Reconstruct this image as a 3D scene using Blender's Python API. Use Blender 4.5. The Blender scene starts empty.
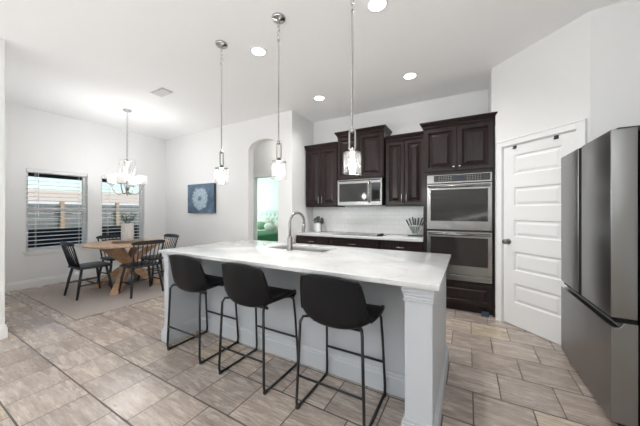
import bpy, bmesh, math, random
from mathutils import Vector, Matrix
C = bpy.context.scene.collection
PI = math.pi
R = math.radians
random.seed(4)
sc = bpy.context.scene

# ------------------------------------------------------------------ camera, world, light, exposure
cam_d = bpy.data.cameras.new('camera')
cam = bpy.data.objects.new('camera', cam_d); C.objects.link(cam)
cam.location = (0, 0, 1.30)
cam.rotation_euler = (R(90), 0, R(29.46))
cam_d.sensor_width = 36
cam_d.lens = 262 / 640 * 36
cam_d.shift_y = -2 / 640
cam_d.clip_start = 0.05
sc.camera = cam

sc.view_settings.view_transform = 'Standard'
sc.view_settings.look = 'None'
sc.view_settings.gamma = 1
sc.view_settings.use_curve_mapping = False
sc.view_settings.exposure = 0.76

w = bpy.data.worlds.new('world'); sc.world = w; w.use_nodes = True
nt = w.node_tree
sky = nt.nodes.new('ShaderNodeTexSky'); sky.sky_type = 'NISHITA'
sky.sun_disc = False; sky.sun_elevation = R(50); sky.sun_rotation = R(60); sky.air_density = 1.0; sky.dust_density = 1.5
nt.links.new(sky.outputs[0], nt.nodes['Background'].inputs[0])
nt.nodes['Background'].inputs[1].default_value = 0.15

sun = bpy.data.lights.new('sun', 'SUN'); sun.energy = 1.3; sun.angle = R(1); sun.color = (1, 0.95, 0.88)
so = bpy.data.objects.new('sun', sun); C.objects.link(so); so.rotation_euler = Vector((0.5, 0.3, 0.8)).to_track_quat('Z', 'Y').to_euler()

def area(name, loc, rot, sx, sy, power, col=(1, 1, 1), parent=None, spread=None):
    d = bpy.data.lights.new(name, 'AREA'); d.shape = 'RECTANGLE'; d.size = sx; d.size_y = sy
    d.energy = power; d.color = col
    if spread: d.spread = spread
    o = bpy.data.objects.new(name, d); C.objects.link(o); o.location = loc; o.rotation_euler = rot
    return o
# unseen upward fill lights added behind the camera in place of living room daylight
for xx in (-4.9, -2.6):
    area('living_fill_uplight', (xx, -3.6, 1.2), (R(168), 0, 0), 2.0, 2.1, 52, (0.925, 0.97, 1.0))
area('living_fill_uplight', (0.5, -2.2, 1.2), (R(165), 0, R(90)), 2.2, 2.0, 76, (0.925, 0.97, 1.0))
area('daylight_bedroom', (-7.5, 6.2, 1.6), (R(90), 0, R(-90)), 1.5, 1.5, 34, (0.86, 1.0, 0.95))  # area light in place of daylight from an unseen bedroom window

d = bpy.data.lights.new('hall_fill_light', 'POINT'); d.energy = 5.5; d.color = (1, 0.98, 0.95); d.shadow_soft_size = 0.12  # unseen light added to brighten the hall, no fixture modelled
o = bpy.data.objects.new('hall_fill_light', d); C.objects.link(o); o.location = (-3.6, 4.4, 2.85)

# ------------------------------------------------------------------ materials
def mat(name, col, rough=0.5, metal=0.0, spec=0.5, coat=0.0, emit=None, estr=0.0):
    m = bpy.data.materials.new(name); m.use_nodes = True
    b = m.node_tree.nodes['Principled BSDF']
    b.inputs['Base Color'].default_value = (*col, 1)
    b.inputs['Roughness'].default_value = rough
    b.inputs['Metallic'].default_value = metal
    b.inputs['Specular IOR Level'].default_value = spec
    b.inputs['Coat Weight'].default_value = coat
    if emit:
        b.inputs['Emission Color'].default_value = (*emit, 1)
        b.inputs['Emission Strength'].default_value = estr
    return m
class N:
    """small wrapper to write node graphs"""
    def __init__(s, m): s.m = m; s.t = m.node_tree; s.b = s.t.nodes['Principled BSDF']
    def new(s, typ, **kw):
        n = s.t.nodes.new('ShaderNode' + typ)
        for k, v in kw.items(): setattr(n, k, v)
        return n
    def link(s, a, b): s.t.links.new(a, b)
    def val(s, sock, v):
        if hasattr(v, 'is_output') or hasattr(v, 'links'): s.link(v, sock)
        else: sock.default_value = v
    def math(s, op, a, b=0.0, c=None):
        n = s.new('Math', operation=op); s.val(n.inputs[0], a); s.val(n.inputs[1], b)
        if c is not None: s.val(n.inputs[2], c)
        return n.outputs[0]
    def coords(s, scale=(1, 1, 1), loc=(0, 0, 0)):
        t = s.new('TexCoord'); mp = s.new('Mapping'); s.link(t.outputs['Object'], mp.inputs[0])
        mp.inputs['Scale'].default_value = scale; mp.inputs['Location'].default_value = loc
        return mp.outputs[0]
    def noise(s, vec, scale=5, detail=3, rough=0.5, dist=0.0):
        n = s.new('TexNoise'); s.link(vec, n.inputs['Vector']); n.inputs['Scale'].default_value = scale
        n.inputs['Detail'].default_value = detail; n.inputs['Roughness'].default_value = rough; n.inputs['Distortion'].default_value = dist
        return n.outputs['Fac']
    def ramp(s, fac, stops):
        n = s.new('ValToRGB'); s.link(fac, n.inputs[0]); e = n.color_ramp.elements
        while len(e) < len(stops): e.new(0.5)
        for q, (p, c) in zip(e, stops): q.position = p; q.color = (*c, 1) if len(c) == 3 else c
        return n.outputs[0]
    def mix(s, fac, a, b, mode='MIX'):
        n = s.new('Mix', data_type='RGBA', blend_type=mode); s.val(n.inputs[0], fac)
        for sock, v in ((n.inputs[6], a), (n.inputs[7], b)):
            if isinstance(v, tuple): sock.default_value = (*v, 1)
            else: s.link(v, sock)
        return n.outputs[2]
    def color(s, c): s.link(c, s.b.inputs['Base Color'])
    def rough(s, c): s.link(c, s.b.inputs['Roughness'])
    def bump(s, h, strength=0.2, dist=0.01):
        n = s.new('Bump'); n.inputs['Strength'].default_value = strength; n.inputs['Distance'].default_value = dist
        s.link(h, n.inputs['Height']); s.link(n.outputs[0], s.b.inputs['Normal'])

M = {}
def paint(name, col, rough=0.6, tex=0.06, scale=260):
    m = mat(name, col, rough, spec=0.3); n = N(m)
    n.bump(n.noise(n.coords(), scale, 2), tex, 0.002); M[name] = m; return m
paint('wall_paint', (0.82, 0.815, 0.805), 0.7)
paint('ceiling_paint', (0.95, 0.95, 0.945), 0.8)
paint('trim_paint', (0.86, 0.86, 0.855), 0.35, 0.02)
paint('door_paint', (0.84, 0.84, 0.835), 0.35, 0.02)
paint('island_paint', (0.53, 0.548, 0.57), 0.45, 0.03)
paint('daylight_tint_paint', (0.76, 0.85, 0.81), 0.7)  # green tint of the bedroom daylight put into the white wall colour

# floor tile: 34 cm running bond stone tiles
m = mat('floor_tile', (0.2, 0.18, 0.16), 0.35); n = N(m); M['floor_tile'] = m
t = n.new('TexCoord'); sp = n.new('SeparateXYZ'); n.link(t.outputs['Object'], sp.inputs[0])
v = n.math('DIVIDE', n.math('SUBTRACT', sp.outputs[1], 0.48), 0.34); row = n.math('FLOOR', v)
par = n.math('FLOORED_MODULO', row, 2.0)
u = n.math('ADD', n.math('DIVIDE', n.math('SUBTRACT', sp.outputs[0], 0.37), 0.34), n.math('MULTIPLY', par, 0.5))
col_ = n.math('FLOOR', u)
fu = n.math('FRACT', u); fv = n.math('FRACT', v)
du = n.math('MINIMUM', fu, n.math('SUBTRACT', 1.0, fu)); dv = n.math('MINIMUM', fv, n.math('SUBTRACT', 1.0, fv))
gu = n.math('LESS_THAN', du, 0.012); gv = n.math('LESS_THAN', dv, 0.015); grout = n.math('MAXIMUM', gu, gv)
cmb = n.new('CombineXYZ'); n.link(col_, cmb.inputs[0]); n.link(row, cmb.inputs[1])
wn = n.new('TexWhiteNoise', noise_dimensions='2D'); n.link(cmb.outputs[0], wn.inputs['Vector'])
off = n.new('VectorMath', operation='SCALE'); n.link(wn.outputs['Color'], off.inputs[0]); off.inputs['Scale'].default_value = 9.0
add = n.new('VectorMath', operation='ADD'); n.link(t.outputs['Object'], add.inputs[0]); n.link(off.outputs[0], add.inputs[1])
mp = n.new('Mapping'); n.link(add.outputs[0], mp.inputs[0]); mp.inputs['Scale'].default_value = (1.6, 7.5, 1); mp.inputs['Rotation'].default_value = (0, 0, R(7))
streak = n.noise(mp.outputs[0], 2.1, 6, 0.62, 0.35)
base = n.ramp(streak, [(0.26, (0.345, 0.282, 0.246)), (0.50, (0.435, 0.370, 0.330)), (0.65, (0.490, 0.424, 0.380)), (0.85, (0.56, 0.49, 0.445))])
mp2 = n.new('Mapping'); n.link(add.outputs[0], mp2.inputs[0]); mp2.inputs['Scale'].default_value = (1.7, 26, 1); mp2.inputs['Location'].default_value = (3, 7, 0)
patch = n.ramp(n.noise(mp2.outputs[0], 2.0, 7, 0.7, 0.5), [(0.54, (0, 0, 0)), (0.74, (1, 1, 1))])
c1 = n.mix(n.math('MULTIPLY', patch, 0.38), base, (0.68, 0.64, 0.60))
tint = n.ramp(wn.outputs['Value'], [(0.0, (0.86, 0.84, 0.82)), (0.45, (1.0, 1.0, 1.0)), (0.8, (1.12, 1.10, 1.06)), (1.0, (1.2, 1.17, 1.0))])
c2 = n.mix(1.0, c1, tint, 'MULTIPLY')
mp3 = n.new('Mapping'); n.link(add.outputs[0], mp3.inputs[0]); mp3.inputs['Scale'].default_value = (4, 34, 1); mp3.inputs['Rotation'].default_value = (0, 0, R(5))
fine = n.ramp(n.noise(mp3.outputs[0], 2.2, 6, 0.7, 0.6), [(0.30, (0.66, 0.64, 0.62)), (0.50, (0.97, 0.96, 0.95)), (0.72, (1.38, 1.36, 1.34))])
c2 = n.mix(1.0, c2, fine, 'MULTIPLY')
n.color(n.mix(grout, c2, (0.085, 0.070, 0.062)))
n.rough(n.math('ADD', n.math('MULTIPLY', grout, 0.4), n.math('MULTIPLY', streak, 0.50)))
n.bump(n.math('SUBTRACT', n.math('MULTIPLY', streak, 0.15), grout), 0.35, 0.004)

# quartz with faint veins
m = mat('quartz', (0.86, 0.86, 0.85), 0.12, spec=0.5); n = N(m); M['quartz'] = m
vv = n.coords((1, 1, 1))
wv = n.noise(n.coords((1.0, 1.7, 1)), 1.4, 5, 0.6, 1.2)
vein = n.ramp(n.math('ABSOLUTE', n.math('SUBTRACT', wv, 0.5)), [(0.0, (1, 1, 1)), (0.018, (0, 0, 0))])
cl = n.ramp(n.noise(vv, 3.0, 4), [(0.35, (0.565, 0.565, 0.56)), (0.65, (0.635, 0.635, 0.63))])
n.color(n.mix(n.math('MULTIPLY', vein, 0.55), cl, (0.48, 0.46, 0.43)))

# espresso cabinets
m = mat('espresso', (0.03, 0.019, 0.017), 0.22, spec=0.26); n = N(m); M['espresso'] = m
g = n.noise(n.coords((14, 14, 1.2)), 4, 5, 0.6)
n.color(n.ramp(g, [(0.3, (0.014, 0.0085, 0.0082)), (0.7, (0.026, 0.0165, 0.0155))]))

def steel(name, col, rough, sc_=(2, 2, 160)):
    m = mat(name, col, rough, metal=1.0); n = N(m); M[name] = m
    q = n.noise(n.coords(sc_), 6, 3)
    n.rough(n.math('ADD', n.math('MULTIPLY', q, 0.08), rough - 0.04)); return m
steel('stainless', (0.265, 0.26, 0.25), 0.25)
steel('fridge_steel', (0.25, 0.247, 0.243), 0.30)
steel('nickel', (0.36, 0.35, 0.335), 0.25, (30, 30, 30))
steel('faucet_nickel', (0.30, 0.285, 0.27), 0.27, (30, 30, 30))
M['chrome'] = mat('chrome', (0.48, 0.475, 0.47), 0.12, metal=1.0)
M['brushed_chrome'] = mat('brushed_chrome', (0.42, 0.415, 0.41), 0.34, metal=1.0)
M['sink_steel'] = mat('sink_steel', (0.62, 0.61, 0.60), 0.42, metal=1.0)
M['black_glass'] = mat('black_glass', (0.018, 0.017, 0.017), 0.06, spec=0.6)
M['oven_glass'] = mat('oven_glass', (0.026, 0.023, 0.022), 0.08, spec=0.4)
M['black_plastic'] = mat('black_plastic', (0.018, 0.018, 0.019), 0.4)
M['dark_gap'] = mat('dark_gap', (0.010, 0.010, 0.0105), 0.6, spec=0.12)
M['black_metal'] = mat('black_metal', (0.012, 0.012, 0.013), 0.38)
m = mat('black_leather', (0.007, 0.007, 0.008), 0.42, spec=0.2); n = N(m); M['black_leather'] = m
vr = n.new('TexVoronoi'); n.link(n.coords(), vr.inputs['Vector']); vr.inputs['Scale'].default_value = 420; n.bump(vr.outputs['Distance'], 0.12, 0.001)
m = mat('chair_paint', (0.016, 0.020, 0.027), 0.42); M['chair_paint'] = m
m = mat('oak', (0.42, 0.25, 0.14), 0.45); n = N(m); M['oak'] = m
g = n.noise(n.coords((3, 3, 22)), 3, 6, 0.6, 0.4)
n.color(n.ramp(g, [(0.3, (0.40, 0.235, 0.135)), (0.55, (0.54, 0.34, 0.205)), (0.75, (0.62, 0.42, 0.275))]))
m = mat('oak_top', (0.42, 0.25, 0.14), 0.4); n = N(m); M['oak_top'] = m
g = n.noise(n.coords((3, 26, 3)), 2.4, 6, 0.6, 0.4)
n.color(n.ramp(g, [(0.3, (0.46, 0.29, 0.18)), (0.55, (0.60, 0.40, 0.26)), (0.75, (0.68, 0.49, 0.34))]))
m = mat('tray_wood', (0.2, 0.12, 0.07), 0.5); n = N(m); M['tray_wood'] = m
n.color(n.ramp(n.noise(n.coords((4, 30, 4)), 2.4, 5), [(0.3, (0.16, 0.10, 0.065)), (0.7, (0.30, 0.20, 0.13))]))
m = mat('rug', (0.27, 0.235, 0.215), 0.95, spec=0.1); n = N(m); M['rug'] = m
a_ = n.noise(n.coords((1, 1, 1)), 130, 2); b_ = n.noise(n.coords((1, 1, 1)), 5, 4)
n.color(n.mix(n.math('MULTIPLY', b_, 0.6), n.ramp(a_, [(0.3, (0.29, 0.248, 0.225)), (0.7, (0.54, 0.475, 0.44))]), (0.40, 0.345, 0.32)))
n.bump(a_, 0.6, 0.006)
# subway tile backsplash (X/Z plane)
m = mat('subway', (0.85, 0.85, 0.84), 0.12); n = N(m); M['subway'] = m
t = n.new('TexCoord'); sp = n.new('SeparateXYZ'); n.link(t.outputs['Object'], sp.inputs[0]); cb = n.new('CombineXYZ')
n.link(sp.outputs[0], cb.inputs[0]); n.link(sp.outputs[2], cb.inputs[1])
br = n.new('TexBrick'); n.link(cb.outputs[0], br.inputs['Vector'])
br.inputs['Scale'].default_value = 1; br.inputs['Brick Width'].default_value = 0.153; br.inputs['Row Height'].default_value = 0.0765
br.inputs['Mortar Size'].default_value = 0.0016; br.inputs['Mortar Smooth'].default_value = 0.3
br.inputs['Color1'].default_value = (0.84, 0.84, 0.83, 1); br.inputs['Color2'].default_value = (0.87, 0.87, 0.86, 1); br.inputs['Mortar'].default_value = (0.66, 0.66, 0.65, 1)
n.color(br.outputs['Color']); n.bump(n.math('SUBTRACT', 1.0, br.outputs['Fac']), 0.3, 0.003)
M['ceramic'] = mat('ceramic', (0.80, 0.79, 0.77), 0.35)
m = mat('vase_white', (0.72, 0.68, 0.65), 0.6); n = N(m); M['vase_white'] = m
n.color(n.ramp(n.noise(n.coords(), 60, 3), [(0.35, (0.60, 0.55, 0.52)), (0.65, (0.78, 0.75, 0.73))]))
M['leaf'] = mat('leaf', (0.09, 0.17, 0.075), 0.5)
M['grey_leaf'] = mat('grey_leaf', (0.10, 0.105, 0.10), 0.6)
M['stem'] = mat('stem', (0.10, 0.12, 0.06), 0.6)
M['blind'] = mat('blind', (0.80, 0.80, 0.79), 0.45)
M['vent'] = mat('vent', (0.72, 0.72, 0.71), 0.5)
M['vent_dark'] = mat('vent_dark', (0.10, 0.10, 0.10), 0.6)
M['lamp_lens'] = mat('lamp_lens', (0.9, 0.9, 0.9), 0.5, emit=(1.0, 0.97, 0.92), estr=7.0)
M['bulb'] = mat('bulb', (0.9, 0.9, 0.9), 0.4, emit=(1.0, 0.96, 0.91), estr=115.0)
M['opal'] = mat('opal', (0.72, 0.72, 0.71), 0.3, emit=(1.0, 0.97, 0.93), estr=0.22)
def glassy(name, tint, gloss=0.1, diff=0.0, rough=0.03):
    m = bpy.data.materials.new(name); m.use_nodes = True; t = m.node_tree; M[name] = m
    t.nodes.remove(t.nodes['Principled BSDF']); out = t.nodes['Material Output']
    tr = t.nodes.new('ShaderNodeBsdfTransparent'); tr.inputs[0].default_value = (*tint, 1)
    gl = t.nodes.new('ShaderNodeBsdfGlossy'); gl.inputs['Roughness'].default_value = rough; gl.inputs[0].default_value = (1, 1, 1, 1)
    lw = t.nodes.new('ShaderNodeLayerWeight'); lw.inputs[0].default_value = 0.25
    mu = t.nodes.new('ShaderNodeMath'); mu.operation = 'MULTIPLY_ADD'; t.links.new(lw.outputs['Facing'], mu.inputs[0]); mu.inputs[1].default_value = 0.3 if name == 'pendant_glass' else 0.05; mu.inputs[2].default_value = gloss
    mx = t.nodes.new('ShaderNodeMixShader'); t.links.new(mu.outputs[0], mx.inputs[0]); t.links.new(tr.outputs[0], mx.inputs[1]); t.links.new(gl.outputs[0], mx.inputs[2])
    last = mx.outputs[0]
    if diff:
        df = t.nodes.new('ShaderNodeBsdfTranslucent'); df.inputs[0].default_value = (0.9, 0.9, 0.9, 1)
        m2 = t.nodes.new('ShaderNodeMixShader'); m2.inputs[0].default_value = diff
        t.links.new(last, m2.inputs[1]); t.links.new(df.outputs[0], m2.inputs[2]); last = m2.outputs[0]
    t.links.new(last, out.inputs[0]); return m
glassy('window_glass', (0.95, 0.97, 0.97), 0.0)
glassy('pendant_glass', (0.93, 0.93, 0.93), 0.05, 0.010, 0.06)
# art canvas: blue ground with a ragged pale ring
m = mat('art_paint', (0.1, 0.15, 0.2), 0.6); n = N(m); M['art_paint'] = m
t = n.new('TexCoord'); sp = n.new('SeparateXYZ'); n.link(t.outputs['Object'], sp.inputs[0])
nz = n.noise(t.outputs['Object'], 9, 6, 0.7)
xx = n.math('DIVIDE', n.math('SUBTRACT', sp.outputs[0], -0.015), 0.275); zz = n.math('DIVIDE', n.math('SUBTRACT', sp.outputs[2], 0.315), 0.255)
rr = n.math('ADD', n.math('SQRT', n.math('ADD', n.math('MULTIPLY', xx, xx), n.math('MULTIPLY', zz, zz))), n.math('MULTIPLY', n.math('SUBTRACT', nz, 0.5), 0.9))
ring = n.ramp(rr, [(0.10, (0.15, 0.15, 0.15)), (0.36, (1, 1, 1)), (0.86, (0.85, 0.85, 0.85)), (0.99, (0, 0, 0))])
bg = n.ramp(n.noise(t.outputs['Object'], 5, 5, 0.6), [(0.3, (0.045, 0.075, 0.12)), (0.55, (0.10, 0.165, 0.24)), (0.75, (0.17, 0.26, 0.36))])
fg = n.ramp(n.noise(t.outputs['Object'], 24, 5, 0.7), [(0.35, (0.22, 0.32, 0.42)), (0.6, (0.55, 0.65, 0.72))])
n.color(n.mix(ring, bg, fg))
M['navy_edge'] = mat('navy_edge', (0.05, 0.065, 0.09), 0.6)
m = mat('fence_wood', (0.35, 0.30, 0.26), 0.8); n = N(m); M['fence_wood'] = m
n.color(n.ramp(n.noise(n.coords((1, 9, 1.0)), 3, 5), [(0.3, (0.20, 0.205, 0.20)), (0.7, (0.34, 0.35, 0.34))]))
M['cedar'] = mat('cedar', (0.62, 0.44, 0.29), 0.7)
M['roof_tan'] = mat('roof_tan', (0.60, 0.50, 0.40), 0.8)
M['stucco'] = mat('stucco', (0.80, 0.76, 0.70), 0.8)
M['soffit'] = mat('soffit', (0.07, 0.065, 0.06), 0.7)
M['navy_fabric'] = mat('navy_fabric', (0.018, 0.035, 0.06), 0.85)
M['concrete'] = mat('concrete', (0.45, 0.44, 0.42), 0.85)
m = mat('grass', (0.10, 0.15, 0.05), 0.9); M['grass'] = m
m = mat('tufted', (0.62, 0.70, 0.66), 0.85); M['tufted'] = m
M['green_spread'] = mat('green_spread', (0.05, 0.19, 0.09), 0.85)
M['pillow'] = mat('pillow', (0.66, 0.66, 0.60), 0.9)
M['green_pillow'] = mat('green_pillow', (0.20, 0.34, 0.22), 0.9)
M['dark_wood'] = mat('dark_wood', (0.04, 0.03, 0.027), 0.5)
m = mat('carpet', (0.45, 0.42, 0.38), 0.95); M['carpet'] = m
M['blue_tape'] = mat('blue_tape', (0.03, 0.055, 0.09), 0.6)

# ------------------------------------------------------------------ mesh helpers
class MB:
    def __init__(s, off=(0, 0, 0)): s.v = []; s.f = []; s.o = Vector(off)
    def add(s, vs, fs):
        k = len(s.v); s.v += [Vector(p) for p in vs]; s.f += [tuple(i + k for i in f) for f in fs]; return s
    def box(s, x0, x1, y0, y1, z0, z1):
        return s.add([(x0, y0, z0), (x1, y0, z0), (x1, y1, z0), (x0, y1, z0), (x0, y0, z1), (x1, y0, z1), (x1, y1, z1), (x0, y1, z1)],
                     [(3, 2, 1, 0), (4, 5, 6, 7), (0, 1, 5, 4), (1, 2, 6, 5), (2, 3, 7, 6), (3, 0, 4, 7)])
    def bar(s, p0, p1, wx, wy, up=(0, 0, 1)):
        """rectangular beam between two points"""
        p0, p1 = Vector(p0), Vector(p1); d = (p1 - p0).normalized(); u = Vector(up)
        a = d.cross(u); a = a.normalized() if a.length > 1e-4 else Vector((1, 0, 0)); b = a.cross(d).normalized()
        q = [a * (i * wx / 2) + b * (j * wy / 2) for i, j in ((-1, -1), (1, -1), (1, 1), (-1, 1))]
        return s.add([p0 + c for c in q] + [p1 + c for c in q], [(3, 2, 1, 0), (4, 5, 6, 7), (0, 1, 5, 4), (1, 2, 6, 5), (2, 3, 7, 6), (3, 0, 4, 7)])
    def tube(s, pts, r, n=8, cap=True, closed=False):
        pts = [Vector(p) for p in pts]; L = len(pts); rs = r if isinstance(r, (list, tuple)) else [r] * L
        tang = []
        for i in range(L):
            if closed: t = pts[(i + 1) % L] - pts[i - 1]
            else: t = pts[min(i + 1, L - 1)] - pts[max(i - 1, 0)]
            tang.append(t.normalized())
        ref = Vector((0, 0, 1)) if abs(tang[0].z) < 0.9 else Vector((1, 0, 0))
        a = tang[0].cross(ref).normalized(); vs = []
        for i in range(L):
            a = (a - tang[i] * a.dot(tang[i])).normalized(); b = tang[i].cross(a)
            for k in range(n):
                an = 2 * PI * k / n; vs.append(pts[i] + (a * math.cos(an) + b * math.sin(an)) * rs[i])
        fs = []
        for i in range(L if closed else L - 1):
            j = (i + 1) % L
            for k in range(n): fs.append((i * n + k, i * n + (k + 1) % n, j * n + (k + 1) % n, j * n + k))
        if cap and not closed: fs += [tuple(range(n - 1, -1, -1)), tuple((L - 1) * n + k for k in range(n))]
        return s.add(vs, fs)
    def lathe(s, prof, c=(0, 0, 0), n=24, cap=True):
        vs = []; c = Vector(c)
        for r_, z in prof:
            for k in range(n):
                an = 2 * PI * k / n; vs.append(c + Vector((r_ * math.cos(an), r_ * math.sin(an), z)))
        fs = []
        for i in range(len(prof) - 1):
            for k in range(n): fs.append((i * n + k, i * n + (k + 1) % n, (i + 1) * n + (k + 1) % n, (i + 1) * n + k))
        if cap: fs += [tuple(range(n - 1, -1, -1)), tuple((len(prof) - 1) * n + k for k in range(n))]
        return s.add(vs, fs)
    def prism(s, poly, axis, a, b):
        """polygon in the plane normal to axis, extruded from a to b"""
        def P(p, t): return {'x': (t, p[0], p[1]), 'y': (p[0], t, p[1]), 'z': (p[0], p[1], t)}[axis]
        n = len(poly)
        return s.add([P(p, a) for p in poly] + [P(p, b) for p in poly],
                     [tuple(range(n)), tuple(range(2 * n - 1, n - 1, -1))] + [(i, i + n, (i + 1) % n + n, (i + 1) % n) for i in range(n)])
    def rings(s, x0, x1, z0, z1, spec, y):
        """rectangle loft facing -y: spec = [(inset, out)], out measured towards -y from y"""
        vs = []
        for ins, out in spec:
            yy = y - out
            vs += [(x0 + ins, yy, z0 + ins), (x1 - ins, yy, z0 + ins), (x1 - ins, yy, z1 - ins), (x0 + ins, yy, z1 - ins)]
        fs = [(3, 2, 1, 0)]
        for i in range(len(spec) - 1):
            for k in range(4): fs.append((i * 4 + k, i * 4 + (k + 1) % 4, i * 4 + 4 + (k + 1) % 4, i * 4 + 4 + k))
        e = (len(spec) - 1) * 4; fs.append((e, e + 1, e + 2, e + 3))
        return s.add(vs, fs)
    def ball(s, c, rx, ry=None, rz=None, n=12, m_=8):
        ry = ry or rx; rz = rz or rx; c = Vector(c)
        vs = [c + Vector((0, 0, -rz))]
        for i in range(1, m_):
            ph = -PI / 2 + PI * i / m_
            for k in range(n):
                an = 2 * PI * k / n; vs.append(c + Vector((rx * math.cos(ph) * math.cos(an), ry * math.cos(ph) * math.sin(an), rz * math.sin(ph))))
        vs.append(c + Vector((0, 0, rz))); fs = []
        for k in range(n): fs.append((0, 1 + (k + 1) % n, 1 + k))
        for i in range(m_ - 2):
            for k in range(n):
                a = 1 + i * n + k; b = 1 + i * n + (k + 1) % n; fs.append((a, b, b + n, a + n))
        t = len(vs) - 1; o = 1 + (m_ - 2) * n
        for k in range(n): fs.append((o + k, o + (k + 1) % n, t))
        return s.add(vs, fs)
    def build(s, name, m, parent=None, smooth=False, bevel=0.0, seg=2, sub=0, solid=0.0, solid_off=0.0):
        me = bpy.data.meshes.new(name)
        me.from_pydata([tuple(p - s.o) for p in s.v], [], s.f); me.validate()
        bm = bmesh.new(); bm.from_mesh(me); bmesh.ops.recalc_face_normals(bm, faces=bm.faces); bm.to_mesh(me); bm.free()
        o = bpy.data.objects.new(name, me); C.objects.link(o)
        me.materials.append(M[m] if isinstance(m, str) else m)
        if smooth:
            for p in me.polygons: p.use_smooth = True
        if solid:
            md = o.modifiers.new('solid', 'SOLIDIFY'); md.thickness = solid; md.offset = solid_off
        if bevel:
            md = o.modifiers.new('bevel', 'BEVEL'); md.width = bevel; md.segments = seg; md.limit_method = 'ANGLE'; md.angle_limit = R(40)
            if smooth is False and seg > 2:
                for p in me.polygons: p.use_smooth = True
        if sub:
            md = o.modifiers.new('sub', 'SUBSURF'); md.levels = sub; md.render_levels = sub
        if parent: o.parent = parent
        else: o.location = s.o
        return o
def auto(o, ang=35):
    """smooth shading with sharp edges above an angle"""
    bm = bmesh.new(); bm.from_mesh(o.data)
    for f in bm.faces: f.smooth = True
    for e in bm.edges:
        if len(e.link_faces) == 2 and e.calc_face_angle(0) > R(ang): e.smooth = False
    bm.to_mesh(o.data); bm.free(); return o
def arc(c, r, a0, a1, n, plane='xz'):
    out = []
    for i in range(n + 1):
        a = R(a0 + (a1 - a0) * i / n); p, q = r * math.cos(a), r * math.sin(a)
        out.append({'xz': (c[0] + p, c[1], c[2] + q), 'yz': (c[0], c[1] + p, c[2] + q), 'xy': (c[0] + p, c[1] + q, c[2])}[plane])
    return out
def tag(o, label, cat, group=None):
    o['label'] = label; o['category'] = cat
    if group: o['group'] = group
    return o
def thing(name, loc, label, cat, group=None, rz=0):
    o = bpy.data.objects.new(name, None); C.objects.link(o); o.location = loc; o.rotation_euler = (0, 0, rz); o.empty_display_size = 0.1
    return tag(o, label, cat, group)
def struct(o): o['kind'] = 'structure'; return o
def dup(root, loc, label, rz=None):
    r = root.copy(); C.objects.link(r); r.location = loc; r['label'] = label
    if rz is not None: r.rotation_euler = (0, 0, rz)
    for ch in list(root.children):
        c = ch.copy(); C.objects.link(c); c.parent = r
        for g in list(ch.children):
            d = g.copy(); C.objects.link(d); d.parent = c
    return r

# ------------------------------------------------------------------ room shell
H = 3.05
LX, RX, BY, FY = -6.45, 1.62, 4.45, -5.0
struct(MB().box(-6.62, 1.8, -5.2, 5.05, -0.12, 0).build('floor', 'floor_tile'))
struct(MB().box(-6.62, 1.8, -5.2, 5.05, H, H + 0.12).build('ceiling', 'ceiling_paint'))
# left wall with two windows
WZ0, WZ1 = 0.62, 2.02
WIN = [(1.40, 2.22), (2.44, 3.25)]
b = MB(); ys = [-5.2] + [q for p in WIN for q in p] + [3.86]
for i in range(0, len(ys) - 1, 2): b.box(-6.62, LX, ys[i], ys[i + 1], 0, H)
for a_, c_ in WIN: b.box(-6.62, LX, a_, c_, 0, WZ0).box(-6.62, LX, a_, c_, WZ1, H)
struct(b.build('wall_left', 'wall_paint'))
# picture wall with the arched opening
AX0, AX1, AS, AR = -3.69, -2.965, 2.45, 0.19
poly = [(-6.45, 0), (AX0, 0), (AX0, AS)]
for i in range(1, 20):
    a = PI - PI * i / 20; cx = (AX0 + AX1) / 2; hw = (AX1 - AX0) / 2
    poly.append((cx + hw * math.cos(a), AS + AR * math.sin(a) ** 0.9))
poly += [(AX1, AS), (AX1, 0), (-2.66, 0), (-2.66, H), (-6.45, H)]
struct(MB().prism(poly, 'y', 3.72, 3.86).build('wall_arch', 'wall_paint'))
struct(MB().box(-2.80, -2.66, 3.86, 4.6, 0, H).build('wall_alcove', 'wall_paint'))
struct(MB().box(-2.66, 0.42, BY, 4.6, 0, H).build('wall_back', 'wall_paint'))
struct(MB().box(0.328, 0.42, 3.84, BY, 0, H).build('wall_pantry_side', 'wall_paint'))
struct(MB().box(0.25, 0.328, 3.84, BY, 2.50, H).build('wall_pantry_upper', 'wall_paint'))
# diagonal pantry wall, local frame: x along the wall, -y towards the room
DG = (0.25, 3.84)
b = MB(); b.box(0.055, 0.148, 0, 0.11, 0, H).box(0.872, 0.965, 0, 0.11, 0, H).box(0.148, 0.872, 0, 0.11, 2.045, H)
o = struct(b.build('wall_pantry', 'wall_paint')); o.location = (*DG, 0); o.rotation_euler = (0, 0, R(-45))
o = struct(MB().box(0.0, 0.055, 0, 0.11, 2.50, H).build('wall_pantry_upper', 'wall_paint')); o.location = (*DG, 0); o.rotation_euler = (0, 0, R(-45))
struct(MB().box(0.932, 1.8, 3.158, 3.28, 0, H).build('wall_fridge', 'wall_paint'))
struct(MB().box(RX, 1.8, -5.2, 3.158, 0, H).build('wall_right', 'wall_paint'))
struct(MB().box(-6.45, -4.125, 0.60, 0.748, 0, H).build('wall_partition', 'wall_paint'))
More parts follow.
